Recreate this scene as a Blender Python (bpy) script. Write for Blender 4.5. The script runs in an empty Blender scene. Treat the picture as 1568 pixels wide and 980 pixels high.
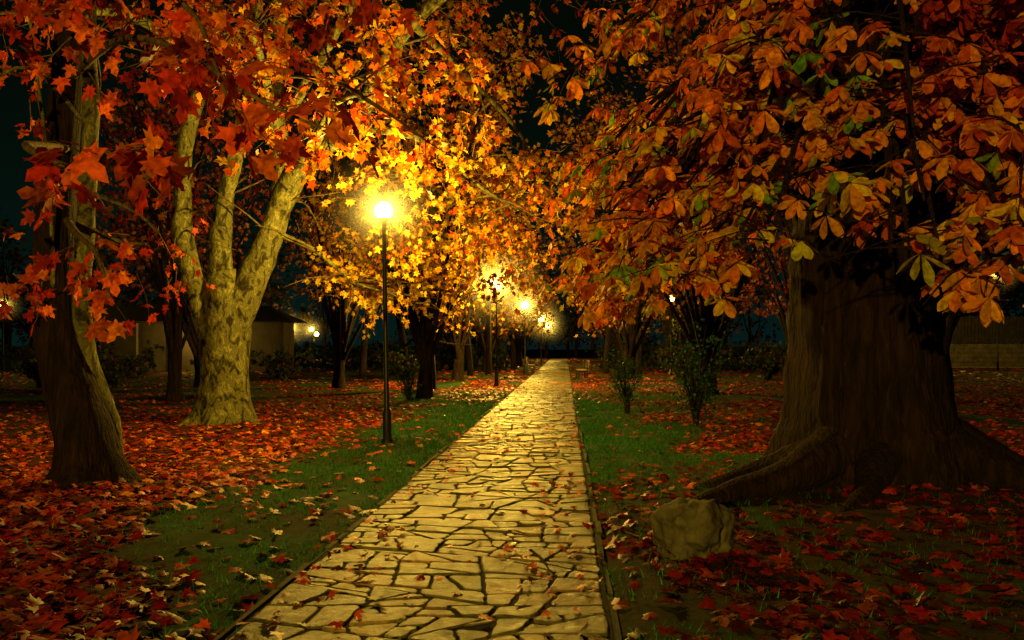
import bpy, math, random
import numpy as np
from mathutils import Vector, noise as mn
random.seed(7); rng=np.random.default_rng(7)
S=bpy.context.scene
S.view_settings.view_transform='Standard'
COL=S.collection
def link(o,parent=None):
    COL.objects.link(o)
    if parent: o.parent=parent
    return o
def empty(name):
    e=bpy.data.objects.new(name,None); e.empty_display_size=.2; return link(e)
def sm(a,b,t):
    t=min(1,max(0,(t-a)/(b-a))); return t*t*(3-2*t)
def nz(x,y,z=0): return mn.noise(Vector((x,y,z)))
# ---------------------------------------------------------------- materials
def newmat(name):
    m=bpy.data.materials.new(name); m.use_nodes=True
    nt=m.node_tree; nt.nodes.clear()
    return m,nt,nt.nodes,nt.links
def N(nd,t,**k):
    n=nd.new(t)
    for a,b in k.items(): setattr(n,a,b)
    return n
def ramp(nd,stops,interp='LINEAR'):
    r=nd.new('ShaderNodeValToRGB'); r.color_ramp.interpolation=interp
    e=r.color_ramp.elements
    while len(e)<len(stops): e.new(.5)
    for i,(p,c) in enumerate(stops):
        e[i].position=p; e[i].color=(c[0],c[1],c[2],1)
    return r
def leaf_mat(name,trans=.35,rough=.5,spec=.35):
    m,nt,nd,L=newmat(name)
    out=N(nd,'ShaderNodeOutputMaterial'); at=N(nd,'ShaderNodeAttribute',attribute_name='Col')
    geo=N(nd,'ShaderNodeNewGeometry')
    no=N(nd,'ShaderNodeTexNoise'); no.inputs['Scale'].default_value=22; no.inputs['Detail'].default_value=2
    L.new(geo.outputs['Position'],no.inputs['Vector'])
    r=ramp(nd,[(.3,(.5,.42,.4)),(.62,(1.15,1.15,1.15))]); L.new(no.outputs['Fac'],r.inputs[0])
    mx=N(nd,'ShaderNodeMixRGB',blend_type='MULTIPLY'); mx.inputs[0].default_value=1
    L.new(at.outputs['Color'],mx.inputs[1]); L.new(r.outputs[0],mx.inputs[2])
    p=N(nd,'ShaderNodeBsdfPrincipled'); p.inputs['Roughness'].default_value=rough
    p.inputs['Specular IOR Level'].default_value=spec
    t=N(nd,'ShaderNodeBsdfTranslucent'); ms=N(nd,'ShaderNodeMixShader'); ms.inputs[0].default_value=trans
    L.new(mx.outputs[0],p.inputs['Base Color']); L.new(mx.outputs[0],t.inputs['Color'])
    L.new(p.outputs[0],ms.inputs[1]); L.new(t.outputs[0],ms.inputs[2]); L.new(ms.outputs[0],out.inputs[0])
    return m
def bark_mat(name,stops,scale=(3,3,3),bump=.6,dist=.04,vor=False):
    m,nt,nd,L=newmat(name)
    out=N(nd,'ShaderNodeOutputMaterial'); p=N(nd,'ShaderNodeBsdfPrincipled'); p.inputs['Roughness'].default_value=.85
    p.inputs['Specular IOR Level'].default_value=.15
    geo=N(nd,'ShaderNodeNewGeometry'); mp=N(nd,'ShaderNodeMapping'); mp.inputs['Scale'].default_value=scale
    L.new(geo.outputs['Position'],mp.inputs[0])
    no=N(nd,'ShaderNodeTexNoise'); no.inputs['Scale'].default_value=1; no.inputs['Detail'].default_value=6; no.inputs['Distortion'].default_value=.7 if vor else .2
    no.inputs['Roughness'].default_value=.62
    L.new(mp.outputs[0],no.inputs['Vector'])
    r=ramp(nd,stops,'LINEAR'); L.new(no.outputs['Fac'],r.inputs[0]); L.new(r.outputs[0],p.inputs['Base Color'])
    n2=N(nd,'ShaderNodeTexNoise'); n2.inputs['Scale'].default_value=2.2; n2.inputs['Detail'].default_value=5
    L.new(mp.outputs[0],n2.inputs['Vector'])
    b=N(nd,'ShaderNodeBump'); b.inputs['Strength'].default_value=bump; b.inputs['Distance'].default_value=dist
    L.new(n2.outputs['Fac'],b.inputs['Height']); L.new(b.outputs[0],p.inputs['Normal']); L.new(p.outputs[0],out.inputs[0])
    return m
def simple_mat(name,col,rough=.6,metal=0,ns=8,var=.35,bump=.2,attr=False,spec=.5,big=False):
    m,nt,nd,L=newmat(name)
    out=N(nd,'ShaderNodeOutputMaterial'); p=N(nd,'ShaderNodeBsdfPrincipled')
    p.inputs['Roughness'].default_value=rough; p.inputs['Metallic'].default_value=metal; p.inputs['Specular IOR Level'].default_value=spec
    geo=N(nd,'ShaderNodeNewGeometry'); no=N(nd,'ShaderNodeTexNoise'); no.inputs['Scale'].default_value=ns; no.inputs['Detail'].default_value=7; no.inputs['Roughness'].default_value=.68
    L.new(geo.outputs['Position'],no.inputs['Vector'])
    r=ramp(nd,[(.3,[c*(1-var) for c in col]),(.7,[min(1,c*(1+var)) for c in col])]); L.new(no.outputs['Fac'],r.inputs[0])
    if attr:
        at=N(nd,'ShaderNodeAttribute',attribute_name='Col'); r=ramp(nd,[(.33,(1-var,)*3),(.67,(1+var,)*3)]); L.new(no.outputs['Fac'],r.inputs[0])
        mx=N(nd,'ShaderNodeMixRGB',blend_type='MULTIPLY'); mx.inputs[0].default_value=1
        L.new(at.outputs['Color'],mx.inputs[1]); L.new(r.outputs[0],mx.inputs[2]); last=mx.outputs[0]
        if big:  # worn / mossy stains across several slabs + wet-dry roughness
            n2=N(nd,'ShaderNodeTexNoise'); n2.inputs['Scale'].default_value=1.7; n2.inputs['Detail'].default_value=5; L.new(geo.outputs['Position'],n2.inputs['Vector'])
            r2=ramp(nd,[(.34,(.34,.38,.25)),(.5,(.8,.8,.72)),(.66,(1.25,1.12,.95))]); L.new(n2.outputs['Fac'],r2.inputs[0])
            m2=N(nd,'ShaderNodeMixRGB',blend_type='MULTIPLY'); m2.inputs[0].default_value=1; L.new(last,m2.inputs[1]); L.new(r2.outputs[0],m2.inputs[2]); last=m2.outputs[0]
            r3=ramp(nd,[(.35,(.36,)*3),(.65,(.66,)*3)]); L.new(no.outputs['Fac'],r3.inputs[0]); L.new(r3.outputs[0],p.inputs['Roughness'])
        L.new(last,p.inputs['Base Color'])
    else: L.new(r.outputs[0],p.inputs['Base Color'])
    b=N(nd,'ShaderNodeBump'); b.inputs['Strength'].default_value=bump; b.inputs['Distance'].default_value=.02
    L.new(no.outputs['Fac'],b.inputs['Height']); L.new(b.outputs[0],p.inputs['Normal'])
    L.new(p.outputs[0],out.inputs[0])
    return m
M_leaf=leaf_mat('autumn_leaf',.42,.55,.2); M_litter=leaf_mat('fallen_leaf',.1,.5,.25); M_grass=leaf_mat('grass_blade',.35,.6,.15)
M_plane=bark_mat('plane_bark',[(.36,(.015,.013,.006)),(.44,(.042,.040,.014)),(.49,(.12,.115,.035)),(.55,(.07,.068,.022)),(.59,(.21,.205,.065)),(.68,(.065,.06,.02))],(7,7,4.2),.7,.035,True)
M_dark=bark_mat('dark_bark',[(.35,(.005,.0025,.0018)),(.55,(.016,.008,.0045)),(.7,(.032,.016,.008))],(14,14,2.2),1,.05)
M_twig=bark_mat('twig_bark',[(.35,(.04,.028,.012)),(.65,(.14,.10,.04))],(12,12,12),.4,.01)
M_stone=simple_mat('paving_stone',(.3,.26,.18),.5,0,13,.6,1.0,attr=True,spec=.4,big=True)
M_bed=simple_mat('joint_soil',(.026,.024,.010),.95,spec=.1,var=.6,bump=.8)
M_kerb=simple_mat('kerb_stone',(.05,.045,.025),.85,0,6,.6,.6,spec=.15)
M_rock=simple_mat('rock_stone',(.085,.08,.045),.85,0,6,.75,1,spec=.2)
M_iron=simple_mat('lamp_iron',(.02,.022,.018),.4,.6,20,.2,.1)
M_wood=simple_mat('bench_wood',(.3,.2,.1),.6)
M_wall=simple_mat('plaster_wall',(.08,.065,.035),.85,0,1.5,.35,.2)
M_roof=simple_mat('roof_tile',(.02,.012,.008),.8)
M_masonry=simple_mat('masonry',(.16,.13,.08),.85,0,2,.6,.8)
M_fence=simple_mat('fence_board',(.05,.038,.02),.8,0,3,.5)
M_road=simple_mat('road_surface',(.2,.16,.1),.7,0,.8,.3,.1)
M_soilG=simple_mat('ground_soil',(1,1,1),.95,0,5,.55,.9,attr=True,spec=.1)
# ---------------------------------------------------------------- mesh helpers
def mesh_tris(name,V,T,mat,C=None,parent=None,smooth=False):
    me=bpy.data.meshes.new(name); V=np.asarray(V,np.float32); T=np.asarray(T,np.int32)
    me.vertices.add(len(V)); me.vertices.foreach_set('co',V.ravel())
    me.loops.add(T.size); me.loops.foreach_set('vertex_index',T.ravel())
    me.polygons.add(len(T)); me.polygons.foreach_set('loop_start',np.arange(0,T.size,3,dtype=np.int32))
    me.polygons.foreach_set('loop_total',np.full(len(T),3,np.int32))
    me.update(calc_edges=True)
    if C is not None:
        a=me.color_attributes.new('Col','FLOAT_COLOR','POINT'); c=np.ones((len(V),4),np.float32); c[:,:3]=C
        a.data.foreach_set('color',c.ravel())
    me.materials.append(mat)
    if smooth: me.polygons.foreach_set('use_smooth',np.ones(len(T),bool))
    o=bpy.data.objects.new(name,me); return link(o,parent)
class MB:
    def __init__(s): s.v=[]; s.f=[]; s.c=[]
    def add(s,v,f,c=None):
        b=len(s.v); s.v+= [tuple(p) for p in v]; s.f+=[tuple(i+b for i in q) for q in f]
        if c is not None: s.c+=[c]*len(v)
    def box(s,a,b,jit=0):
        x0,y0,z0=a;x1,y1,z1=b
        v=[(x0,y0,z0),(x1,y0,z0),(x1,y1,z0),(x0,y1,z0),(x0,y0,z1),(x1,y0,z1),(x1,y1,z1),(x0,y1,z1)]
        if jit: v=[tuple(q+random.uniform(-jit,jit) for q in p) for p in v]
        s.add(v,[(0,3,2,1),(4,5,6,7),(0,1,5,4),(1,2,6,5),(2,3,7,6),(3,0,4,7)])
    def tube(s,P,R,sides=8,seg=4,rough=0,flare=None,cap=True):
        P=[Vector(p) for p in P]
        pts=[];rad=[]
        n=len(P)
        for i in range(n-1):
            p0=P[max(i-1,0)];p1=P[i];p2=P[i+1];p3=P[min(i+2,n-1)]
            for k in range(seg):
                t=k/seg
                q=.5*((2*p1)+(p2-p0)*t+(2*p0-5*p1+4*p2-p3)*t*t+(3*p1-p0-3*p2+p3)*t**3)
                pts.append(q); rad.append(R[i]*(1-t)+R[i+1]*t)
        pts.append(P[-1]); rad.append(R[-1])
        d=(pts[1]-pts[0]).normalized(); u=d.orthogonal().normalized()
        if abs(d.z)>.7: u=(Vector((1,0,0))-d*d.x).normalized()
        V=[]
        for i,p in enumerate(pts):
            dd=(pts[min(i+1,len(pts)-1)]-pts[max(i-1,0)]).normalized()
            u=(u-dd*u.dot(dd)).normalized(); w=dd.cross(u)
            for j in range(sides):
                a=2*math.pi*j/sides; r=rad[i]
                if flare: r*=flare(a,p.z)
                o=u*math.cos(a)+w*math.sin(a)
                if rough: r*=1+rough*(nz(*( (p+o*rad[i])*2.2))+.5*nz(*((p+o*rad[i])*6)))
                V.append(p+o*r)
        F=[]
        for i in range(len(pts)-1):
            for j in range(sides):
                j2=(j+1)%sides; F.append((i*sides+j,i*sides+j2,(i+1)*sides+j2,(i+1)*sides+j))
        if cap: F.append(tuple((len(pts)-1)*sides+j for j in range(sides)))
        s.add(V,F); return pts,rad
    def obj(s,name,mat,parent=None,smooth=True):
        me=bpy.data.meshes.new(name); me.from_pydata(s.v,[],s.f); me.update()
        if s.c:
            a=me.color_attributes.new('Col','FLOAT_COLOR','POINT'); a.data.foreach_set('color',np.array([(c[0],c[1],c[2],1) for c in s.c],np.float32).ravel())
        me.materials.append(mat)
        if smooth: me.polygons.foreach_set('use_smooth',np.ones(len(me.polygons),bool))
        return link(bpy.data.objects.new(name,me),parent)
# ---- leaf templates (y = axis, z = normal)
def fan(half):
    right=half; left=[(-x,y) for x,y in half[1:-1]][::-1]
    o=right+left; V=[(0,.38,0)]+[(x,y,0) for x,y in o]; n=len(o)
    return np.array(V,float),np.array([(0,i+1,(i+1)%n+1) for i in range(n)])
MAPLE=fan([(0,0),(.22,-.12),(.24,.08),(.58,.10),(.44,.27),(.66,.55),(.36,.5),(.2,.55),(.24,.78),(0,1.05)])
STAR=fan([(0,0),(.4,.05),(.27,.32),(.5,.62),(.18,.62),(0,1)])
def leaflet():
    ys=[0,.15,.4,.62,.8,.93,1.0]; ws=[.01,.07,.17,.22,.2,.1,0.0]
    V=[];T=[]
    for y,w in zip(ys,ws): V+=[(-w,y,0),(0,y,-.12*w/.2*.5),(w,y,0)]
    for i in range(len(ys)-1):
        a=3*i;b=a+3
        T+=[(a,a+1,b+1),(a,b+1,b),(a+1,a+2,b+2),(a+1,b+2,b+1)]
    return np.array(V,float),np.array(T)
LEAFLET=leaflet()
BLADE=(np.array([(-.06,0,0),(.06,0,0),(.0,1,0.15)],float),np.array([(0,1,2)]))
class Leaves:
    def __init__(s): s.p=[];s.t=[];s.n=[];s.s=[];s.c=[]
    def add(s,p,t,n,sc,c): s.p.append(tuple(p));s.t.append(tuple(t));s.n.append(tuple(n));s.s.append(sc);s.c.append(c)
    def obj(s,name,tm,mat,parent=None,curl=.35):
        V0,T0=tm; p=np.array(s.p);t=np.array(s.t,float);n=np.array(s.n,float);sc=np.array(s.s);c=np.array(s.c)
        t/=np.linalg.norm(t,axis=1)[:,None]+1e-9
        n=n-t*(n*t).sum(1)[:,None]; n/=np.linalg.norm(n,axis=1)[:,None]+1e-9
        x=np.cross(t,n); k=len(p)
        cu=rng.uniform(-.1,1,k)*curl; cx=rng.uniform(-.5,1,k)*curl*1.3
        X=V0[None,:,0]*rng.uniform(.82,1.1,k)[:,None]; Y=np.repeat(V0[None,:,1],k,0)
        Z=V0[None,:,2]-cu[:,None]*Y**2-cx[:,None]*X**2+rng.uniform(-.05,.05,(k,V0.shape[0]))*curl
        W=p[:,None,:]+sc[:,None,None]*(X[...,None]*x[:,None,:]+Y[...,None]*t[:,None,:]+Z[...,None]*n[:,None,:])
        T=T0[None]+(np.arange(k)*len(V0))[:,None,None]
        return mesh_tris(name,W.reshape(-1,3),T.reshape(-1,3),mat,np.repeat(c,len(V0),0),parent)
ORANGE=[(.62,.15,.008),(.56,.11,.008),(.68,.22,.01),(.46,.06,.006),(.62,.26,.01)]
RED=[(.44,.035,.006),(.35,.022,.006),(.52,.07,.008),(.26,.025,.006),(.55,.11,.01)]
YEL=[(.70,.42,.02),(.68,.35,.015),(.6,.44,.02),(.64,.27,.01)]
GREEN=[(.10,.26,.015),(.16,.32,.02),(.30,.34,.02)]
def jit(c,a=.2):
    k=random.uniform(1-a,1+a); return (c[0]*k,c[1]*k*random.uniform(.85,1.15),c[2]*k)
def rv(s=1): return Vector((random.gauss(0,s),random.gauss(0,s),random.gauss(0,s)))
def inball():
    while 1:
        v=Vector((random.uniform(-1,1),random.uniform(-1,1),random.uniform(-1,1)))
        if v.length<1: return v
# ---------------------------------------------------------------- layout
def pc(y): return -.795+.0627*y
HW=1.04
CH=Vector((4.0,9.6,0))
def gh(x,y):
    s=abs(x-pc(y))-HW
    h=-.025+ .045*sm(0,.3,s)+ sm(.2,2,s)*(.06*nz(x*.5,y*.5)+.02*nz(x*2,y*2,3))
    h+=.22*math.exp(-((x-4)**2+(y-9.6)**2)/3.2)*sm(0,1.2,s)+.12*math.exp(-((x+5.6)**2+(y-16.7)**2)/1.5)+.1*math.exp(-((x+4.7)**2+(y-9.5)**2)/.8)
    return h
def litter(x,y):
    s=x-pc(y); n=nz(x*.55,y*.4,5)+.5*nz(x*1.7,y*1.5,9)
    if s<0:
        t=-s-HW; q=sm(5,8,y)
        p=max(.07,sm(.05+1.1*q,1.0+1.6*q,t+n*(.7+.5*q)))
        if y>22: p=sm(-.1,.5,n+.25)
        return p*(.88 if y>8 else .78)*(1-.5*sm(5,10,t)*sm(10,14,y))
    t=s-HW
    if y<11: return .34*sm(.4,1.3,t+n)*(1 if n>-.1 else .35)+.05
    p=max(.05,sm(.9,1.9,t+n*.9)*sm(-.45,.1,n+.1))
    if y>24: p=sm(-.2,.4,n+.2)
    return p*.85
# ---------------------------------------------------------------- ground
def axis(lo,hi,dense_lo,dense_hi,st):
    a=list(np.arange(dense_lo,dense_hi,st)); g=st; v=dense_hi
    while v<hi: a.append(v); g*=1.25; v+=g
    a.append(hi); g=st; v=dense_lo-st
    while v>lo: a.insert(0,v); g*=1.25; v-=g
    a.insert(0,lo); return a
gx=axis(-260,260,-12,12,.14); gy=axis(-60,400,2,34,.16)
V=[];C=[]
for y in gy:
    for x in gx:
        V.append((x,y,gh(x,y)))
        l=litter(x,y)
        g=Vector((.008,.062,.012)); so=Vector((.020,.013,.005)); le=Vector((.07,.013,.003))
        a=.40+1.1*nz(x*.8,y*.8,2)+.5*nz(x*2.5,y*2.5,7); a+=.4*(1-sm(5,9,y))
        if x>pc(y) and y<10: a+=.4
        a=min(1,max(0,a))
        b=g.lerp(so,a*.85); b=b.lerp(le,min(1,l*1.0)); C.append(tuple(b))
nx=len(gx);T=[]
for j in range(len(gy)-1):
    for i in range(nx-1):
        a=j*nx+i; T+= [(a,a+1,a+nx+1),(a,a+nx+1,a+nx)]
mesh_tris('ground',V,T,M_soilG,np.array(C),smooth=True)
# ---------------------------------------------------------------- path
path=empty('flagstone_path')
mb=MB()
Y0,Y1=-4,108
v=[];f=[]
for i,y in enumerate(np.linspace(Y0,Y1,60)):
    v+=[(pc(y)-HW-.02,y,.004),(pc(y)+HW+.02,y,.004)]
    if i: b=2*i; f.append((b-2,b-1,b+1,b))
mb.add(v,f); mb.obj('joint_bed',M_bed,path,False)
def area(P): return .5*abs(sum(P[i][0]*P[(i+1)%len(P)][1]-P[(i+1)%len(P)][0]*P[i][1] for i in range(len(P))))
def clip(P,q,n):
    A=[];B=[]
    for i in range(len(P)):
        a=P[i];b=P[(i+1)%len(P)]
        da=(a[0]-q[0])*n[0]+(a[1]-q[1])*n[1]; db=(b[0]-q[0])*n[0]+(b[1]-q[1])*n[1]
        (A if da>=0 else B).append(a)
        if da*db<0:
            t=da/(da-db); c=(a[0]+(b[0]-a[0])*t,a[1]+(b[1]-a[1])*t); A.append(c);B.append(c)
    return A,B
stones=[]
def split(P,depth=0):
    if len(P)<3: return
    ar=area(P)
    if ar<.008: return
    tgt=random.choice([.03,.045,.06,.08,.12,.17,.26])
    xs=[p[0] for p in P];ys=[p[1] for p in P]
    w=max(xs)-min(xs);h=max(ys)-min(ys)
    if ar<tgt and max(w,h)<.66: stones.append(P);return
    t=random.uniform(.3,.7); q=(min(xs)+w*(t if w>h*1.3 else .5),min(ys)+h*(t if w<=h*1.3 else .5))
    a=random.gauss(0,.3 if max(w,h)<4 else .04)
    n=(math.cos(a),math.sin(a)) if w>h*1.3 else (math.sin(a),math.cos(a))
    A,B=clip(P,q,n); split(A);split(B)
split([(-HW,Y0),(HW,Y0),(HW,Y1),(-HW,Y1)])
def inset(P,d):
    if sum(P[i][0]*P[(i+1)%len(P)][1]-P[(i+1)%len(P)][0]*P[i][1] for i in range(len(P)))<0: P=P[::-1]
    Q=[p for i,p in enumerate(P) if math.dist(p,P[i-1])>.02]
    if len(Q)<3: return None
    n=len(Q);out=[]
    for i in range(n):
        a,b,c=Q[i-1],Q[i],Q[(i+1)%n]
        e1=Vector((b[0]-a[0],b[1]-a[1])).normalized();e2=Vector((c[0]-b[0],c[1]-b[1])).normalized()
        n1=Vector((-e1.y,e1.x));n2=Vector((-e2.y,e2.x)); m=(n1+n2)
        if m.length<1e-3: return None
        m.normalize(); k=d/max(.35,m.dot(n1)); out.append((b[0]+m.x*k,b[1]+m.y*k))
    return out
mb=MB()
for P in stones:
    if random.random()<.012: continue
    Q=inset(P,random.uniform(.005,.015))
    if not Q or area(Q)<.004: continue
    far=sum(p[1] for p in Q)/len(Q)>30
    R=[]
    n=len(Q)
    for i in range(n):
        a,b,c=Q[i-1],Q[i],Q[(i+1)%n]
        if far: R.append(b); continue
        ks=random.uniform(.02,.055)
        ca=[b[j]+(a[j]-b[j])*min(.3,ks/max(math.dist(a,b),1e-3)) for j in (0,1)]
        cc=[b[j]+(c[j]-b[j])*min(.3,ks/max(math.dist(c,b),1e-3)) for j in (0,1)]
        R.append(tuple(ca)); R.append(tuple((ca[j]+cc[j])*.27+b[j]*.46 for j in (0,1))); R.append(tuple(cc))
        for q_ in (.4,.62):
            R.append((b[0]+(c[0]-b[0])*q_+random.uniform(-.010,.010),b[1]+(c[1]-b[1])*q_+random.uniform(-.010,.010)))
    cx=sum(p[0] for p in R)/len(R);cy=sum(p[1] for p in R)/len(R)
    zt=random.uniform(.010,.028);tx=random.gauss(0,.016);ty=random.gauss(0,.022)
    def zz(p,o): return zt+(p[0]-cx)*tx+(p[1]-cy)*ty+o
    def wx(p,s=0):
        x=p[0]+(cx-p[0])*s;y=p[1]+(cy-p[1])*s; return x,y
    m=len(R);V_=[]
    for lev,(s_,o) in enumerate([(0,None),(0,-.009),(.035,-.002),(.09,0)]):
        for p in R:
            x,y=wx(p,s_); V_.append((x+pc(y),y,-.02 if o is None else zz((x,y),o)))
    F_=[]
    for l in (0,1,2):
        for i in range(m): F_.append((l*m+i,l*m+(i+1)%m,(l+1)*m+(i+1)%m,(l+1)*m+i))
    F_.append(tuple(3*m+i for i in range(m)))
    b=random.choice([(.16,.115,.042),(.11,.092,.036),(.21,.15,.055),(.07,.064,.028),(.125,.112,.042),(.17,.115,.045)]); b=jit(b,.25)
    mb.add(V_,F_,b)
mb.obj('stone_slabs',M_stone,path,False)
mb=MB()
for sd in (-1,1):
    y=Y0
    while y<90:
        l=random.uniform(.5,1.1); x=pc(y+l/2)+sd*(HW+.035)+random.uniform(-.012,.012); z=.012+random.uniform(-.02,.022)
        dx=.0627*l/2
        v=[(x-.02-dx,y+.02,-.06),(x+.02-dx,y+.02,-.06),(x+.02+dx,y+l-.02,-.06),(x-.02+dx,y+l-.02,-.06)]
        w=[(a+random.uniform(-.01,.01),b,z+random.uniform(-.01,.01)) for a,b,_ in v]
        if random.random()<.85: mb.add(v+w,[(4,5,6,7),(0,1,5,4),(1,2,6,5),(2,3,7,6),(3,0,4,7)])
        y+=l
mb.obj('kerb_edging',M_kerb,path,False)
# ---------------------------------------------------------------- litter + grass
A=Leaves();B=Leaves();cnt=0
def put(x,y,L_,z0=None,sz=None):
    z=(gh(x,y) if z0 is None else z0)+random.uniform(.006,.035)
    a=random.uniform(0,6.283)
    c=random.choice(RED if random.random()<.65 else ORANGE)
    if random.random()<.05: c=random.choice(YEL)
    if random.random()<.2: c=(.10,.03,.01)
    k=.42+.6*sm(6.5,10.5,y)   # darker towards the camera: dim foreground light painted into the leaf colour
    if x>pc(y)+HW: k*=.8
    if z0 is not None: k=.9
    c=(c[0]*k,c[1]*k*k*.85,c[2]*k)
    L_.add((x,y,z),(math.cos(a),math.sin(a),random.uniform(-.15,.35)),(random.gauss(0,.35),random.gauss(0,.35),1),sz or random.uniform(.07,.155),jit(c,.35))
tries=0
while cnt<46000 and tries<200000:
    tries+=1
    y=2.5+38*random.random()**1.5; hw=4+.62*y
    x=random.uniform(-hw,hw*.95)
    if abs(x-pc(y))<HW: continue
    if (x-4)**2+(y-9.6)**2<.9: continue
    if random.random()<litter(x,y)*1.0:
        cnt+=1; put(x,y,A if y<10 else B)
for i in range(900):
    y=3+34*random.random()**1.2; x=pc(y)+HW*random.choice([-1,1])*(1-abs(random.gauss(0,.45)))
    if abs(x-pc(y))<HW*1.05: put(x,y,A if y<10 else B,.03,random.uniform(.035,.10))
for i in range(9000):
    y=40+70*random.random(); x=random.uniform(-30,40)
    if abs(x-pc(y))>HW: put(x,y,B,None,.28)
fl=empty('fallen_leaves')
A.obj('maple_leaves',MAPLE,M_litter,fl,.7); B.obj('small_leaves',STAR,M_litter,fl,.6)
G=Leaves();cnt=0
while cnt<130000:
    y=3.5+26*random.random()**1.2; x=pc(y)+random.choice([-1,1])*(HW-.01+4.2*random.random()**1.4)
    cnt+=1
    l=litter(x,y)
    if random.random()<l*.9: continue
    if x>pc(y) and y<9 and random.random()<.7: continue
    if x<pc(y) and y<8 and random.random()<.6: continue
    if nz(x*1.5,y*1.5,4)+.5*nz(x*4,y*4,1)<-.22 : continue
    G.add((x,y,gh(x,y)-.005),(random.gauss(0,.5),random.gauss(0,.5),1),(random.gauss(0,1),random.gauss(0,1),.2),random.uniform(.03,.075)*(1+.02*y),jit(random.choice([(.022,.21,.03),(.04,.22,.025),(.015,.13,.025),(.06,.14,.02)]),.4))
G.obj('grass',BLADE,M_grass,None,.4)
# ---------------------------------------------------------------- lamps
_g={}
def globe_mat(em):
    if em in _g: return _g[em]
    m,nt,nd,L=newmat('globe_glass'); out=N(nd,'ShaderNodeOutputMaterial')
    a=N(nd,'ShaderNodeAddShader'); t=N(nd,'ShaderNodeBsdfTransparent'); e=N(nd,'ShaderNodeEmission')
    e.inputs[0].default_value=(1,.74,.13,1); e.inputs[1].default_value=em
    m.cycles.emission_sampling='NONE'
    L.new(t.outputs[0],a.inputs[0]);L.new(e.outputs[0],a.inputs[1]);L.new(a.outputs[0],out.inputs[0]); _g[em]=m; return m
_m={}
def bloom_mat(rad,dens):  # scattering volume added around a globe, stands in for lens bloom
    if (rad,dens) in _m: return _m[(rad,dens)]
    m,nt,nd,L=newmat('lamp_bloom'); out=N(nd,'ShaderNodeOutputMaterial')
    tc=N(nd,'ShaderNodeTexCoord'); vm=N(nd,'ShaderNodeVectorMath',operation='LENGTH'); L.new(tc.outputs['Object'],vm.inputs[0])
    dv=N(nd,'ShaderNodeMath',operation='DIVIDE'); dv.inputs[1].default_value=rad; L.new(vm.outputs['Value'],dv.inputs[0])
    r=ramp(nd,[(0,(1,1,1)),(.3,(.35,.35,.35)),(.6,(.08,.08,.08)),(.97,(0,0,0))]); L.new(dv.outputs[0],r.inputs[0])
    mu=N(nd,'ShaderNodeMath',operation='MULTIPLY'); mu.inputs[1].default_value=dens; L.new(r.outputs[0],mu.inputs[0])
    s=N(nd,'ShaderNodeVolumeScatter'); L.new(mu.outputs[0],s.inputs['Density']); s.inputs['Anisotropy'].default_value=.2
    L.new(s.outputs[0],out.inputs['Volume']); _m[(rad,dens)]=m; return m
def lamp(x,y,h,power,bloom=0,dens=.3,col=(1,.61,.07),r=.15,em=9,tilt=0):
    e=empty('street_lamp'); g=gh(x,y) ; mb=MB()
    prof=[(0,.10),(.05,.10),(.08,.075),(.5,.07),(.55,.05),(.6,.042),(1.8,.04),(h-r-.22,.032),(h-r-.18,.05),(h-r-.14,.035),(h-r-.06,.045),(h-r-.02,.09),(h-r+.02,.085)]
    mb.tube([(x+tilt*z/h,y,g+z) for z,_ in prof],[q for _,q in prof],12,1)
    mb.tube([(x+tilt,y,h+r+.0),(x+tilt,y,h+r+.03),(x+tilt,y,h+r+.07)],[.06,.045,.012],12,1)
    mb.obj('post',M_iron,e)
    bpy.ops.mesh.primitive_uv_sphere_add(segments=24,ring_count=14,radius=r,location=(x+tilt,y,h))
    gl=bpy.context.object; gl.name='globe'; gl.parent=e; gl.data.materials.append(globe_mat(em)); 
    for p in gl.data.polygons:p.use_smooth=True
    ld=bpy.data.lights.new('lamp_bulb','POINT'); ld.energy=power; ld.color=col; ld.shadow_soft_size=.1
    lo=bpy.data.objects.new('lamp_bulb',ld); lo.location=(x+tilt,y,h); link(lo,e)
    if bloom:  # added sphere that imitates the glow around the globe
        bpy.ops.mesh.primitive_uv_sphere_add(segments=24,ring_count=14,radius=bloom,location=(x+tilt,y,h))
        m=bpy.context.object; m.name='bloom_halo'; m.parent=e; m.data.materials.append(bloom_mat(bloom,dens))
    return e
lamp(-2.03,13.9,3.8,2100,1.1,.07,r=.145,tilt=-.06)
lamp(-.62,34,4.1,4200,2.2,.07,r=.25)
lamp(.73,48,3.9,2000,2.0,.10,r=.20)
lamp(2.4,70,3.9,1700,2.2,.12,r=.26)
lamp(4.1,98,4.0,1900,2.6,.12,r=.32)
lamp(8.4,45,4.1,900,0,r=.17)
lamp(16.5,80,3.9,900,0,r=.28)
lamp(-23.3,90,3.5,700,2.2,.16,r=.30); lamp(-21.4,91,3.4,600,1.8,.12,r=.22); lamp(-22.9,100,3.0,500,0,r=.26)
lamp(31.3,55,6.4,1100,1.6,.12,r=.2,em=6)
lamp(-29.8,50,4.0,500,1.2,.12,r=.16,em=6)
lamp(-3.9,-10,3.6,8200,0,r=.15)  # unseen lamp behind the camera, added to light the foreground leaves
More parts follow.
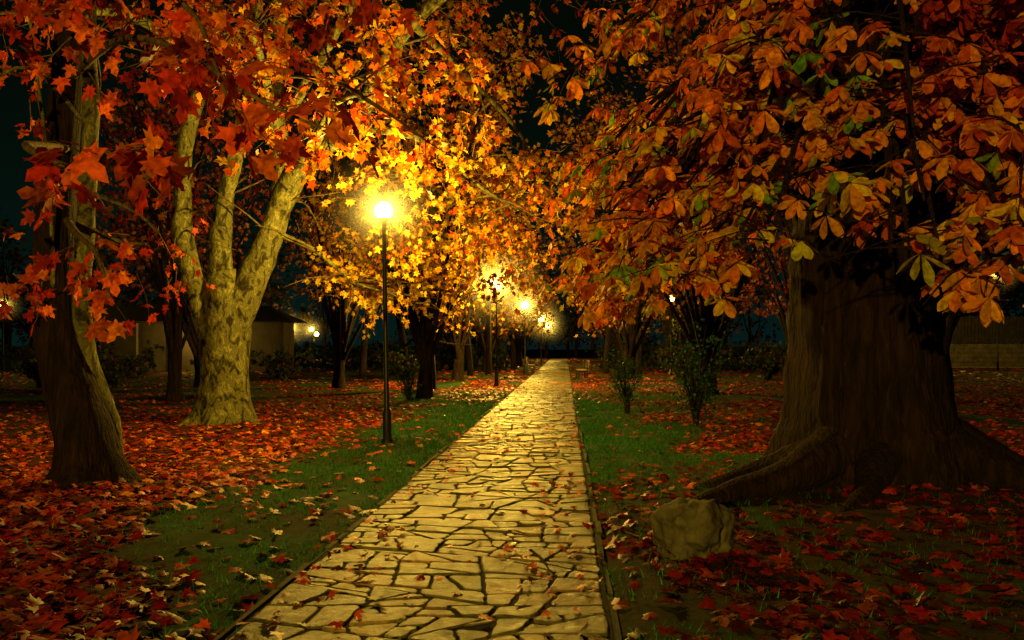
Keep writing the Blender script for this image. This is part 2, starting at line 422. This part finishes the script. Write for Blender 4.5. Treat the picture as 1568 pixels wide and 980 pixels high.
# ---------------------------------------------------------------- trees
def along(pts,t):
    k=t*(len(pts)-1); i=min(int(k),len(pts)-2); return pts[i].lerp(pts[i+1],k-i),(pts[i+1]-pts[i]).normalized()
def twig(mb,L_,p,d,length,pal,size,nl,droop=.5,r0=.008,star=False):
    q=[p];dd=d.normalized()
    for i in range(3):
        dd=(dd+rv(.25)+Vector((0,0,-droop*.3))).normalized(); q.append(q[-1]+dd*length/3)
    mb.tube(q,[r0,r0*.8,r0*.55,r0*.3],4,1)
    for i in range(nl):
        b,t=along(q,random.uniform(.15,1)); o=rv(.6); ld=(t*.5+o+Vector((0,0,-droop))).normalized()
        b=b+ld*random.uniform(.02,.08)
        L_.add(b,ld,(random.gauss(0,.6),random.gauss(0,.6)-.35,random.gauss(.5,.5)),size*random.uniform(.65,1.25),jit(random.choice(pal),.25))
def cloud(mb,L_,c,rad,n,pal,size,nl=7,length=.8,droop=.5,surf=.5,hole=.0):
    c=Vector(c);k=0
    while k<n:
        v=inball()
        if v.length<surf and random.random()<.6: continue
        p=c+Vector((v.x*rad[0],v.y*rad[1],v.z*rad[2]))
        if nz(*(p*.9))<hole: 
            continue
        k+=1
        twig(mb,L_,p,v+rv(.5)+Vector((0,0,-.1)),length*random.uniform(.6,1.3),pal,size,nl,droop)
# --- sycamore
pt=empty('plane_tree'); mb=MB(); tw=MB()
fl_=lambda a,z: 1+.9*math.exp(-max(z,0)/.28)*(.6+.4*math.cos(5*a+1))
mb.tube([(-5.67,16.7,-.15),(-5.65,16.7,.25),(-5.62,16.7,1.1),(-5.6,16.7,1.9),(-5.58,16.7,2.6),(-5.57,16.7,3.1)],[.54,.48,.45,.47,.48,.3],28,5,.12,fl_)
limbs=[]
def limb(P,R,s=14): 
    pts,rad=mb.tube(P,R,s,5,.2); limbs.append(pts); return pts
limb([(-5.72,16.7,1.5),(-6.1,16.7,2.6),(-6.42,16.7,3.6),(-6.42,16.6,4.6),(-6.3,16.5,5.6),(-5.8,16.3,7.1),(-5.4,16,9)],[.33,.29,.22,.17,.15,.12,.08])
limb([(-5.6,16.7,2.3),(-5.66,16.6,3.3),(-5.58,16.5,4.3),(-5.32,16.4,5.3),(-4.9,16.2,7.3),(-4.7,16,9.5)],[.34,.22,.18,.16,.13,.08])
limb([(-5.5,16.65,2.0),(-5.05,16.6,2.95),(-4.62,16.5,3.9),(-4.33,16.3,5.05),(-4.4,16,6.2),(-4.2,15.8,8.5)],[.4,.30,.24,.19,.14,.1])
limb([(-4.5,16.45,4.3),(-3.8,16,5.15),(-2.9,15.5,5.6),(-2.3,15,6.4),(-1.7,14.5,7.1),(-.4,14,7.9),(1.2,13.5,8.6)],[.24,.2,.17,.14,.12,.1,.06])
limb([(-2.95,15.5,5.55),(-1.7,15.6,5.4),(-.6,16,4.6),(.2,16.5,4.2)],[.09,.06,.035,.012],8)
limb([(-4.65,16.4,3.8),(-3.9,16.8,3.5),(-3.2,17.5,2.9),(-2.4,18,2.7)],[.07,.045,.03,.012],8)
limb([(-3.8,16,5.1),(-3.2,14.5,5.4),(-2.7,13,5.3),(-2.1,11.5,5.0),(-1.8,10.3,4.6)],[.12,.09,.06,.04,.015],8)
limb([(-4.4,16.2,5.2),(-4.2,14.5,6.2),(-3.8,12.5,6.2),(-3.3,11,5.8)],[.12,.08,.05,.015],8)
limb([(-5.8,16.3,7),(-6.2,14,7),(-6.2,12,6.3),(-5.9,10.5,5.7)],[.12,.08,.05,.015],8)
limb([(-1.7,14.5,7.1),(-.9,15.5,6.6),(.2,17.5,5.9),(.6,19,4.9)],[.09,.06,.04,.015],8)
limb([(-4.5,16.2,5.6),(-3.6,15.5,6.6),(-2.6,14.5,7.6),(-1.6,13.5,8.3)],[.12,.1,.07,.04],8)
for pts in limbs:
    for i in range(10):
        p,d=along(pts,random.uniform(.35,1)); o=rv(.6); o.z=abs(o.z)*.5-.1
        q=[p];dd=(d*.4+o).normalized()
        for k in range(4): dd=(dd+rv(.25)+Vector((0,0,-.08))).normalized(); q.append(q[-1]+dd*random.uniform(.25,.55))
        tw.tube(q,[.03,.02,.014,.008,.004],5,2)
mb.obj('trunk',M_plane,pt)
A=Leaves();OR_Y=ORANGE+YEL[:2]
cloud(tw,A,(-2.3,11.2,5.2),(1.7,2.2,1.15),115,OR_Y,.15,7,.7,.5,.3,-.1)
cloud(tw,A,(-4.6,12,6.5),(2.0,2.0,1.1),85,ORANGE+RED[:3],.15,7,.7)
cloud(tw,A,(-6.8,13,6.8),(1.6,2,1.2),36,RED+ORANGE[:1],.15,6,.7)
cloud(tw,A,(-1.5,13.5,5.6),(1.3,2,.8),60,YEL[1:]+ORANGE,.15,7,.7,.5,.3,-.1)
cloud(tw,A,(-1.0,16.6,4.5),(2.0,2.0,1.0),180,YEL+YEL+ORANGE,.13,8,.7,.5,.3,-.12)
cloud(tw,A,(.3,19,4.5),(1.6,2.4,1.6),160,YEL+YEL+ORANGE,.13,8,.7,.5,.3,-.12)
cloud(tw,A,(-2.6,18,3.2),(1.3,1.5,.85),130,YEL,.12,8,.6,.5,.2,-.15)
cloud(tw,A,(-4.2,15.5,8),(3,3,1.2),60,ORANGE,.15,7,.8)
cloud(tw,A,(.6,16,8.3),(2.4,3,1.2),50,RED+ORANGE[:2],.15,6,.9,.5,.3)
cloud(tw,A,(-5.9,15,3.2),(.9,1.2,.5),14,RED,.13,5,.6)
A.obj('foliage',STAR,M_leaf,pt); tw.obj('twigs',M_twig,pt)
# --- near left maple
mt=empty('maple_tree'); mb=MB(); tw=MB()
fl2=lambda a,z: 1+.8*math.exp(-max(z,0)/.22)*(.6+.4*math.cos(4*a))
mb.tube([(-4.68,9.5,-.15),(-4.7,9.5,.25),(-4.8,9.5,.75),(-4.98,9.5,1.5),(-5.08,9.5,2.5),(-5.0,9.5,4),(-4.9,9.5,5.5),(-4.9,9.5,7.5)],[.40,.36,.32,.28,.24,.18,.14,.1],24,6,.14,fl2)
mb.obj('trunk',M_dark,mt)
mb=MB()
mb.tube([(-4.45,9.64,.1),(-4.54,9.63,.75),(-4.74,9.5,1.5),(-4.74,9.4,2.2),(-4.69,9.4,3.05),(-4.64,9.4,4.15),(-4.66,9.4,5.2),(-4.5,9.4,6.5)],[.08,.11,.11,.10,.10,.09,.08,.05],14,6,.25)
for P in ([(-4.66,9.4,2.9),(-4.3,9.3,2.75),(-3.95,9.2,2.7)],[(-4.66,9.4,3.3),(-4.2,9.5,3.1),(-3.9,9.4,2.85)],[(-4.65,9.4,4),(-5.2,9.2,4.6),(-5.6,9,4.3)],[(-5.0,9.3,2.2),(-4.93,9.1,3.4),(-5.0,9.0,4.4),(-5.1,8.9,5.5)]):
    mb.tube(P,[.03,.02,.015,.01][:len(P)],6,4,.1)
mb.obj('side_stem',M_plane,mt)
N1=Leaves()
bo=[[(-4.9,9.5,4.6),(-3.6,7.8,4.4),(-2.4,6.2,3.75),(-1.7,5.3,3.2),(-1.1,4.9,2.85)],
    [(-4.95,9.5,3.8),(-4.1,7.2,3.3),(-3.1,5.8,2.85),(-2.5,5.0,2.65),(-2.1,4.7,2.7)],
    [(-4.9,9.5,5.1),(-3.5,7.6,4.9),(-2.4,6.3,4.1),(-1.95,5.6,3.45),(-1.7,5.2,3.0)],
    [(-4.9,9.5,5.5),(-3.4,7.8,5.4),(-1.8,7,4.8),(-.9,6.6,4.3)],
    [(-4.95,9.5,3.0),(-4.2,8.2,2.7),(-3.6,7.4,2.4),(-3.3,7.0,2.0)],
    [(-4.9,9.5,5.6),(-4.6,7.6,5.4),(-3.6,6.6,4.6),(-3.1,6.2,4.2)]]
cnts=[14,11,12,13,8,9]
RO=RED+[ORANGE[1],ORANGE[3],ORANGE[0]]
for P,cn in zip(bo,cnts):
    pts,_=tw.tube(P,[.05,.035,.022,.014,.008][:len(P)],6,5,.1)
    for i in range(cn):
        p,d=along(pts,random.uniform(.42,1)); twig(tw,N1,p,d*.5+rv(.6),random.uniform(.25,.5),RO,.165,random.randint(3,4),.6,.005)
cloud(tw,N1,(-5.2,8.8,4.9),(1.5,1.3,.8),28,RED+ORANGE[:2],.15,5,.6)
cloud(tw,N1,(-4.6,8.6,2.5),(.9,.8,.5),13,RED+ORANGE[:2],.13,4,.5)
cloud(tw,N1,(-3.2,7.8,5.0),(1.8,1.0,.6),30,RO,.15,5,.6)
N1.obj('foliage',MAPLE,M_leaf,mt,.5); tw.obj('twigs',M_twig,mt)
# --- big chestnut right
ct=empty('chestnut_tree'); mb=MB(); tw=MB()
def flc(a,z):
    f=1+ (.42*math.exp(-max(z,0)/.3)+.12*math.exp(-max(z,0)/1.0))*(.55+.45*math.cos(6*a+.7+.4*math.sin(2*a)))
    f*=1+.035*math.sin(9*a+z*.3)+.022*math.sin(23*a+1.7*math.sin(z*1.3))+.02*math.sin(41*a+2.3*math.sin(z*1.1))
    return f
mb.tube([(4.0,9.65,-.2),(4.0,9.65,.3),(3.99,9.65,.9),(3.97,9.65,1.8),(3.95,9.65,2.8),(3.98,9.65,4.2),(4.0,9.6,6),(4,9.6,8)],[.9,.88,.83,.77,.73,.66,.55,.35],110,8,.07,flc)
mb.tube([(4.5,10.2,.2),(4.85,10.4,1.3),(5.05,10.5,2.4),(5.3,10.6,3.8),(5.6,10.6,5.5)],[.4,.33,.26,.24,.18],20,6,.1)
for P,R in (([(3.4,9.0,.5),(2.9,8.75,.28),(2.35,8.6,.16),(1.85,8.35,.06),(1.5,8.1,-.05)],[.3,.2,.14,.09,.05]),
            ([(3.3,9.3,.4),(2.7,9.4,.2),(2.2,9.2,.1),(1.7,9.3,-.03)],[.25,.13,.08,.05]),
            ([(3.8,8.9,.4),(3.5,8.4,.18),(3.2,8.05,.06),(2.9,7.8,-.05)],[.25,.13,.08,.04]),
            ([(4.6,9.0,.5),(5.1,8.6,.24),(5.7,8.4,.10),(6.2,8.4,-.04)],[.3,.18,.1,.05]),
            ([(4.9,9.6,.5),(5.6,9.5,.24),(6.3,9.7,.0)],[.3,.16,.06])):
    mb.tube(P,R,12,6,.18)
mb.obj('trunk',M_dark,ct)
CL=Leaves()
def whorl(p,out,tone):
    nl=random.choice([5,6,7,7]); out=Vector((out.x,out.y,0)).normalized() if out.length>0 else Vector((1,0,0))
    nup=(Vector((0,0,1))+out*random.uniform(.2,.9)+rv(.2)).normalized()
    fw=(out-nup*out.dot(nup)).normalized(); sd=nup.cross(fw)
    base=random.choice(tone); roll=random.uniform(-.4,.4); sz=random.uniform(.16,.25)
    for i in range(nl):
        a=(i-(nl-1)/2)/(nl-1)*random.uniform(3.6,4.4)+roll
        d=fw*math.cos(a)+sd*math.sin(a)-nup*random.uniform(.1,.75)
        CL.add(p+d*.01,d,nup+rv(.25),sz*(1-.13*abs(i-(nl-1)/2))*random.uniform(.85,1.12),jit(base if random.random()<.7 else random.choice(tone),.25))
n_b=74
specs=[]
for i in range(n_b):
    specs.append((2*math.pi*(i*.381966)+random.uniform(-.2,.2), 2.15+5.2*((i+.5)/n_b)**1.15+random.uniform(-.2,.25)))
for i in range(46):   # open side of the crown (over path and lawn) is denser and hangs lower
    specs.append((math.radians(random.uniform(165,325)),2.08+1.9*random.random()**1.8))
for az,zend in specs:
    Rr=random.uniform(2.6,3.5)*(1-.10*max(0,zend-5))
    o=Vector((math.cos(az),math.sin(az),0))
    z0=zend+random.uniform(.9,1.6)
    P=[CH+o*.5+Vector((0,0,z0-.2)),CH+o*Rr*.4+Vector((0,0,z0+.25)),CH+o*Rr*.72+Vector((0,0,z0-.15)),CH+o*Rr+Vector((0,0,zend))]
    pts,_=tw.tube(P,[.09,.05,.03,.01],6,6,.12)
    for k in range(13):
        t=random.uniform(.42,1); p,d=along(pts,t); s=Vector((-o.y,o.x,0))*random.choice([-1,1])
        dd=(s*random.uniform(.3,1)+o*random.uniform(.1,.8)+Vector((0,0,random.uniform(-.6,.25)))).normalized()
        ln=random.uniform(.3,.85); q=[p,p+dd*ln*.5,p+dd*ln+Vector((0,0,-.12*ln))]
        tw.tube(q,[.012,.008,.004],4,2)
        h=nz(*(q[-1]*.8)); left=(CH.x-q[-1].x)
        if nz(*(q[-1]*1.1+Vector((7,3,1))))<-.22: continue
        tone=ORANGE+ORANGE[:3]+YEL[3:]
        if q[-1].z<2.9+.5*h: tone=ORANGE+YEL+YEL[3:]+[(.40,.36,.02)]
        if left>1.2 and random.random()<.5: tone=YEL+GREEN[1:]+ORANGE[:3]
        elif random.random()<.06: tone=GREEN+YEL[:1]
        if q[-1].z>3.9 and left<.6: tone=RED+ORANGE
        for w in range(2 if ln<.5 else 3):
            t2=1-w*.38; pp=q[0].lerp(q[2],t2)+rv(.05); 
            if pp.z<1.9: continue
            whorl(pp,dd+o*.5,tone)
CL.obj('foliage',LEAFLET,M_leaf,ct,.45); tw.obj('branches',M_dark,ct)
# --- row trees
def rowtree(x,y,h,cr,pal,nleaf,r=.28,name='autumn_tree',bot=2.8,lsz=.17,nl=16):
    e=empty(name); mb=MB(); L_=Leaves(); g=gh(x,y)
    lean=Vector((random.uniform(-.4,.4),random.uniform(-.4,.4),0))
    T_=[Vector((x,y,g-.1)),Vector((x,y,g+.4)),Vector((x,y,1.8))+lean*.3,Vector((x,y,h*.5))+lean,Vector((x,y,h*.9))+lean*1.5]
    pts,_=mb.tube(T_,[r*1.5,r*1.05,r*.85,r*.6,r*.15],10,4,.15)
    ends=[]
    cz=(h+bot)/2;rz=(h-bot)/2
    for i in range(nl):
        v=inball().normalized()*random.uniform(.55,.95); end=Vector((x+lean.x+v.x*cr,y+lean.y+v.y*cr,cz+v.z*rz))
        s,_d=along(pts,min(.9,max(.35,(end.z-1.6)/h*.9))); mid=s.lerp(end,.5)+Vector((0,0,.3))
        lp,_=mb.tube([s,mid,end],[r*.35,r*.2,.02],6,4,.12); ends.append(end)
        for k in range(5):
            p,d=along(lp,random.uniform(.4,1)); q=p+(d*.5+rv(.7)).normalized()*random.uniform(.6,1.4); mb.tube([p,p.lerp(q,.5)+rv(.08),q],[.03,.02,.008],4,2); ends.append(q)
    for i in range(nleaf):
        c=random.choice(ends)+rv(.36); d=rv(1)+Vector((0,0,-.5))
        if c.z<bot-.3: continue
        L_.add(c,d,rv(1)+Vector((0,0,.4)),lsz*random.uniform(.7,1.3),jit(random.choice(pal),.25))
    mb.obj('trunk',M_dark,e); L_.obj('foliage',STAR,M_leaf,e)
    return e
OB=[(.45,.13,.01),(.36,.08,.008),(.5,.22,.015),(.3,.06,.008)]
DR=[(.25,.06,.008),(.2,.035,.006),(.3,.09,.01)]
rowtree(-2.6,25.5,14,4.2,YEL+OB,5000,.22,bot=2.6,nl=24)
rowtree(-2.4,38,14,4.4,YEL+YEL+OB,4200,.24,bot=2.4,lsz=.2,nl=20)
rowtree(-1.5,52,13,4.2,YEL+OB,2600,.3,bot=2.6,lsz=.24)
rowtree(6.4,28,15,4.4,DR+OB,4600,.3,bot=3.0,nl=22)
rowtree(5.6,41,15,4.6,OB+YEL[:2],4200,.32,bot=2.8,lsz=.2,nl=20)
rowtree(7.2,56,13,4.4,OB+YEL,2600,.32,bot=2.8,lsz=.24)
rowtree(-6.5,32,12,3.6,OB+YEL,2200,.22,bot=3.6)
rowtree(-9.5,24,10,3.2,RED+OB,1800,.2,bot=4.2)
rowtree(-12,33,12,4,OB,1800,.25,bot=4)
rowtree(12,36,12,4.4,OB+RED,2200,.35,bot=3.2)
rowtree(9.5,19,10,3.6,RED,2000,.3,bot=4.2)
rowtree(0.5,66,11,4.0,YEL+OB,2200,.3,bot=2.6,lsz=.28)
rowtree(8.5,72,12,4.4,YEL+OB,2200,.3,bot=2.8,lsz=.28)
# --- distant tree mass
mb=MB();L_=Leaves()
locs=[]
for i in range(95):
    a=random.uniform(-.95,.95); d=random.uniform(62,125); x=math.sin(a)*d*1.1;y=max(48,math.cos(a)*d)
    if abs(x-pc(y))<4.5: x+=9*(1 if x>pc(y) else -1)
    if x>26 and y<76 : continue
    if -.285<x/y<-.215 and y<92: continue
    locs.append((x,y))
locs+=[(-4+4.2*i,113+random.uniform(-3,3)) for i in range(7)]+[(0+4*i,122) for i in range(4)]
for x,y in locs:
    h=random.uniform(9,13);r=random.uniform(3,4.5); lo_=1.2 if y>108 else 3
    mb.tube([(x,y,-.2),(x+random.uniform(-.3,.3),y,3),(x+random.uniform(-.8,.8),y,h*.8)],[random.uniform(.18,.4),.2,.05],7,3,.1)
    for j in range(6):
        mb.tube([(x,y,random.uniform(2,5)),(x+random.uniform(-2,2),y+random.uniform(-2,2),random.uniform(4,7)),(x+random.gauss(0,2),y+random.gauss(0,2),random.uniform(6,h))],[.12,.07,.02],4,2)
    cl=[Vector((x+random.gauss(0,r*.5),y+random.gauss(0,r*.5),random.uniform(lo_,h))) for _ in range(14)]
    for j in range(430):
        L_.add(random.choice(cl)+rv(.75),rv(1),rv(1),random.uniform(.3,.6),jit(random.choice([(.06,.07,.015),(.12,.06,.015),(.04,.07,.02),(.22,.12,.02)]),.3))
dt=empty('distant_trees'); mb.obj('trunks',M_dark,dt); L_.obj('foliage',STAR,M_leaf,dt)
def bare(x,y,h,r):
    e=empty('slender_tree'); mb=MB(); l=random.uniform(-.5,.5)
    pts,_=mb.tube([(x,y,-.1),(x+l*.2,y,1.5),(x+l,y,h*.6),(x+l*1.6,y,h)],[r*1.3,r,r*.7,.03],8,4,.15)
    for k in range(7):
        p,d=along(pts,random.uniform(.3,.9)); q=p+(d+rv(.6)).normalized()*random.uniform(1,2.4); mb.tube([p,p.lerp(q,.5)+rv(.12),q],[r*.35,r*.2,.01],5,3)
    mb.obj('trunk',M_dark,e)
for x,y,r in ((-2.9,31,.14),(-3.6,36,.16),(-2.6,42,.17),(-2.2,45,.14),(-5.5,44,.2),(-1.3,47,.15),(-7,40,.15),(.1,58,.18),(5.5,50,.16),(7,47,.14),(9.5,52,.2),(12,60,.2)): bare(x,y,7,r)
# --- shrubs
def shrub(x,y,h,w,pal,nst,nl,name='shrub',sz=.06):
    e=empty(name); mb=MB(); L_=Leaves(); g=gh(x,y)
    for i in range(nst):
        a=random.uniform(0,6.28);k=random.uniform(.1,1)
        end=Vector((x+math.cos(a)*w*k,y+math.sin(a)*w*k,g+h*random.uniform(.6,1)))
        pts,_=mb.tube([(x+random.uniform(-.06,.06),y,g-.05),(x+math.cos(a)*w*k*.25,y+math.sin(a)*w*k*.25,g+h*.3),end],[.022,.014,.004],5,4)
        for j in range(5):
            p,d=along(pts,random.uniform(.3,1)); twig(mb,L_,p,d*.4+rv(.6),random.uniform(.2,.5)*h/2,pal,sz,nl,.1,.004)
    mb.obj('stems',M_dark,e); L_.obj('leaves',STAR,M_leaf,e)
DG=[(.015,.09,.03),(.03,.10,.03),(.02,.06,.02)]
shrub(3.6,16.7,2.0,.85,DG,24,10)
shrub(2.7,20,1.6,.7,DG,18,9)
shrub(-2.9,24,1.1,.6,DG,14,8)
for x,y in ((-9,27),(-12,25),(-15,30),(-10.5,39),(-18,33),(-14,22),(-6.5,46),(12,40),(15,43),(8,40),(10.5,31),(-20,28),(-23,36),(-5,40)):
    shrub(x,y,random.uniform(1.2,1.7),random.uniform(1.2,2.2),[(.02,.05,.012),(.04,.06,.015),(.07,.03,.01)],26,11,'shrub',.15)
# --- hedge at distance
L_=Leaves()
for i in range(13000):
    x=random.uniform(-60,60); y=58+4*nz(x*.1,0)+random.uniform(-1,1)
    if abs(x-pc(y))<3.2 or x>24: continue
    L_.add((x,y,random.uniform(0,1.7+.7*nz(x*.3,1))),rv(1),rv(1),random.uniform(.25,.45),jit((.03,.045,.015),.4))
L_.obj('hedge',STAR,M_leaf)
# --- rock
import bmesh
bm=bmesh.new(); bmesh.ops.create_icosphere(bm,subdivisions=5,radius=1)
for v_ in bm.verts:
    p=v_.co.copy(); k=1+.3*nz(*(p*1.3+Vector((3,1,2))))+.16*nz(*(p*3.5))+.07*nz(*(p*9))
    v_.co=Vector((p.x*.31*k,p.y*.28*k,p.z*.26*k+ (.04 if p.z>0 else 0)))
me=bpy.data.meshes.new('rock'); bm.to_mesh(me); bm.free(); me.materials.append(M_rock)
for p in me.polygons:p.use_smooth=True
ro=link(bpy.data.objects.new('rock',me)); ro.location=(1.38,6.5,.16); ro.rotation_euler=(0,.15,1.2)
# --- benches
def bench(x,y,rot):
    e=empty('park_bench'); 
    def part(n,boxes,m):
        b=MB()
        for a,c in boxes:b.box(a,c)
        b.obj(n,m,e,False)
    part('seat',[((-.8,-.22+i*.11,.43),(.8,-.13+i*.11,.46)) for i in range(4)],M_wood)
    part('backrest',[((-.8,.235+.02*i,.55+i*.13),(.8,.26+.02*i,.65+i*.13)) for i in range(3)],M_wood)
    for k,sx in enumerate((-.65,.65)):
        part('leg_%d'%(k+1),[((sx-.03,-.22,0),(sx+.03,-.16,.43)),((sx-.03,.17,0),(sx+.03,.23,.92)),((sx-.03,-.158,.36),(sx+.03,.168,.42))],M_iron)
    e.location=(x,y,gh(x,y)); e.rotation_euler=(0,0,rot)
bench(3.35,41,-math.pi/2); bench(1.15,52,math.pi/2)
# --- park building (left, far)
e=empty('park_building')
b=MB()
for i in range(6):
    x=-28+i*2.3
    b.box((x,52,0),(x+.5,52.3,3))
b.box((-28,54.5,0),(-14,54.8,3.1)); b.box((-28.3,52.3,0),(-28,54.5,3.1)); b.box((-14.2,52.3,0),(-14,54.5,3.1)); b.obj('walls',M_wall,e,False)
b=MB(); b.add([(-29,51.3,3.1),(-13.2,51.3,3.1),(-13.2,55.5,3.1),(-29,55.5,3.1),(-27,53.4,4.1),(-15.2,53.4,4.1)],[(0,1,5,4),(1,2,5),(2,3,4,5),(3,0,4),(3,2,1,0)]); b.obj('roof',M_roof,e,False)
ld=bpy.data.lights.new('porch_lamp','POINT'); ld.energy=420; ld.color=(1,.6,.1); ld.shadow_soft_size=.1
lo=bpy.data.objects.new('porch_lamp',ld); lo.location=(-19.5,53.2,2.7); link(lo,e)
# --- stone wall + fence right
e=empty('stone_wall'); b=MB()
for r in range(5):
    x=25+random.uniform(-.4,0)
    while x<62:
        l=random.uniform(.4,.9); b.box((x,66+random.uniform(-.03,.03),r*.36),(x+l-.03,66.5,r*.36+.34)); x+=l
b.obj('masonry',M_masonry,e,False)
e=empty('wooden_fence'); b=MB(); x=30
while x<60: b.box((x,66.2,1.85),(x+.22,66.24,3.9+random.uniform(-.06,.06))); x+=.27
b.box((30,66.26,2.2),(60,66.32,2.3)); b.box((30,66.26,3.4),(60,66.32,3.5)); b.obj('boards',M_fence,e,False)
b=MB(); b.add([(22,59,.09),(90,59,.09),(90,64.5,.09),(22,64.5,.09)],[(0,1,2,3)]); b.obj('road',M_road,None,False)
# ---------------------------------------------------------------- world
w=bpy.data.worlds.new('World'); S.world=w; w.use_nodes=True; nt=w.node_tree; nd=nt.nodes; L=nt.links; nd.clear()
out=N(nd,'ShaderNodeOutputWorld'); bg=N(nd,'ShaderNodeBackground'); bg.inputs[1].default_value=1
tc=N(nd,'ShaderNodeTexCoord'); sp=N(nd,'ShaderNodeSeparateXYZ'); L.new(tc.outputs['Generated'],sp.inputs[0])
r=ramp(nd,[(0,(.0018,.010,.009)),(.12,(.0012,.006,.004)),(.3,(.0012,.0026,.0012))]); L.new(sp.outputs['Z'],r.inputs[0]); L.new(r.outputs[0],bg.inputs[0]); L.new(bg.outputs[0],out.inputs[0])
# ---------------------------------------------------------------- camera
cd=bpy.data.cameras.new('camera'); cd.lens=30; cd.sensor_width=36; cd.shift_y=.0255; cd.clip_end=800; cd.clip_start=.05
co=bpy.data.objects.new('camera',cd); co.location=(0,0,1.6); co.rotation_euler=(math.radians(90),0,0); link(co); S.camera=co
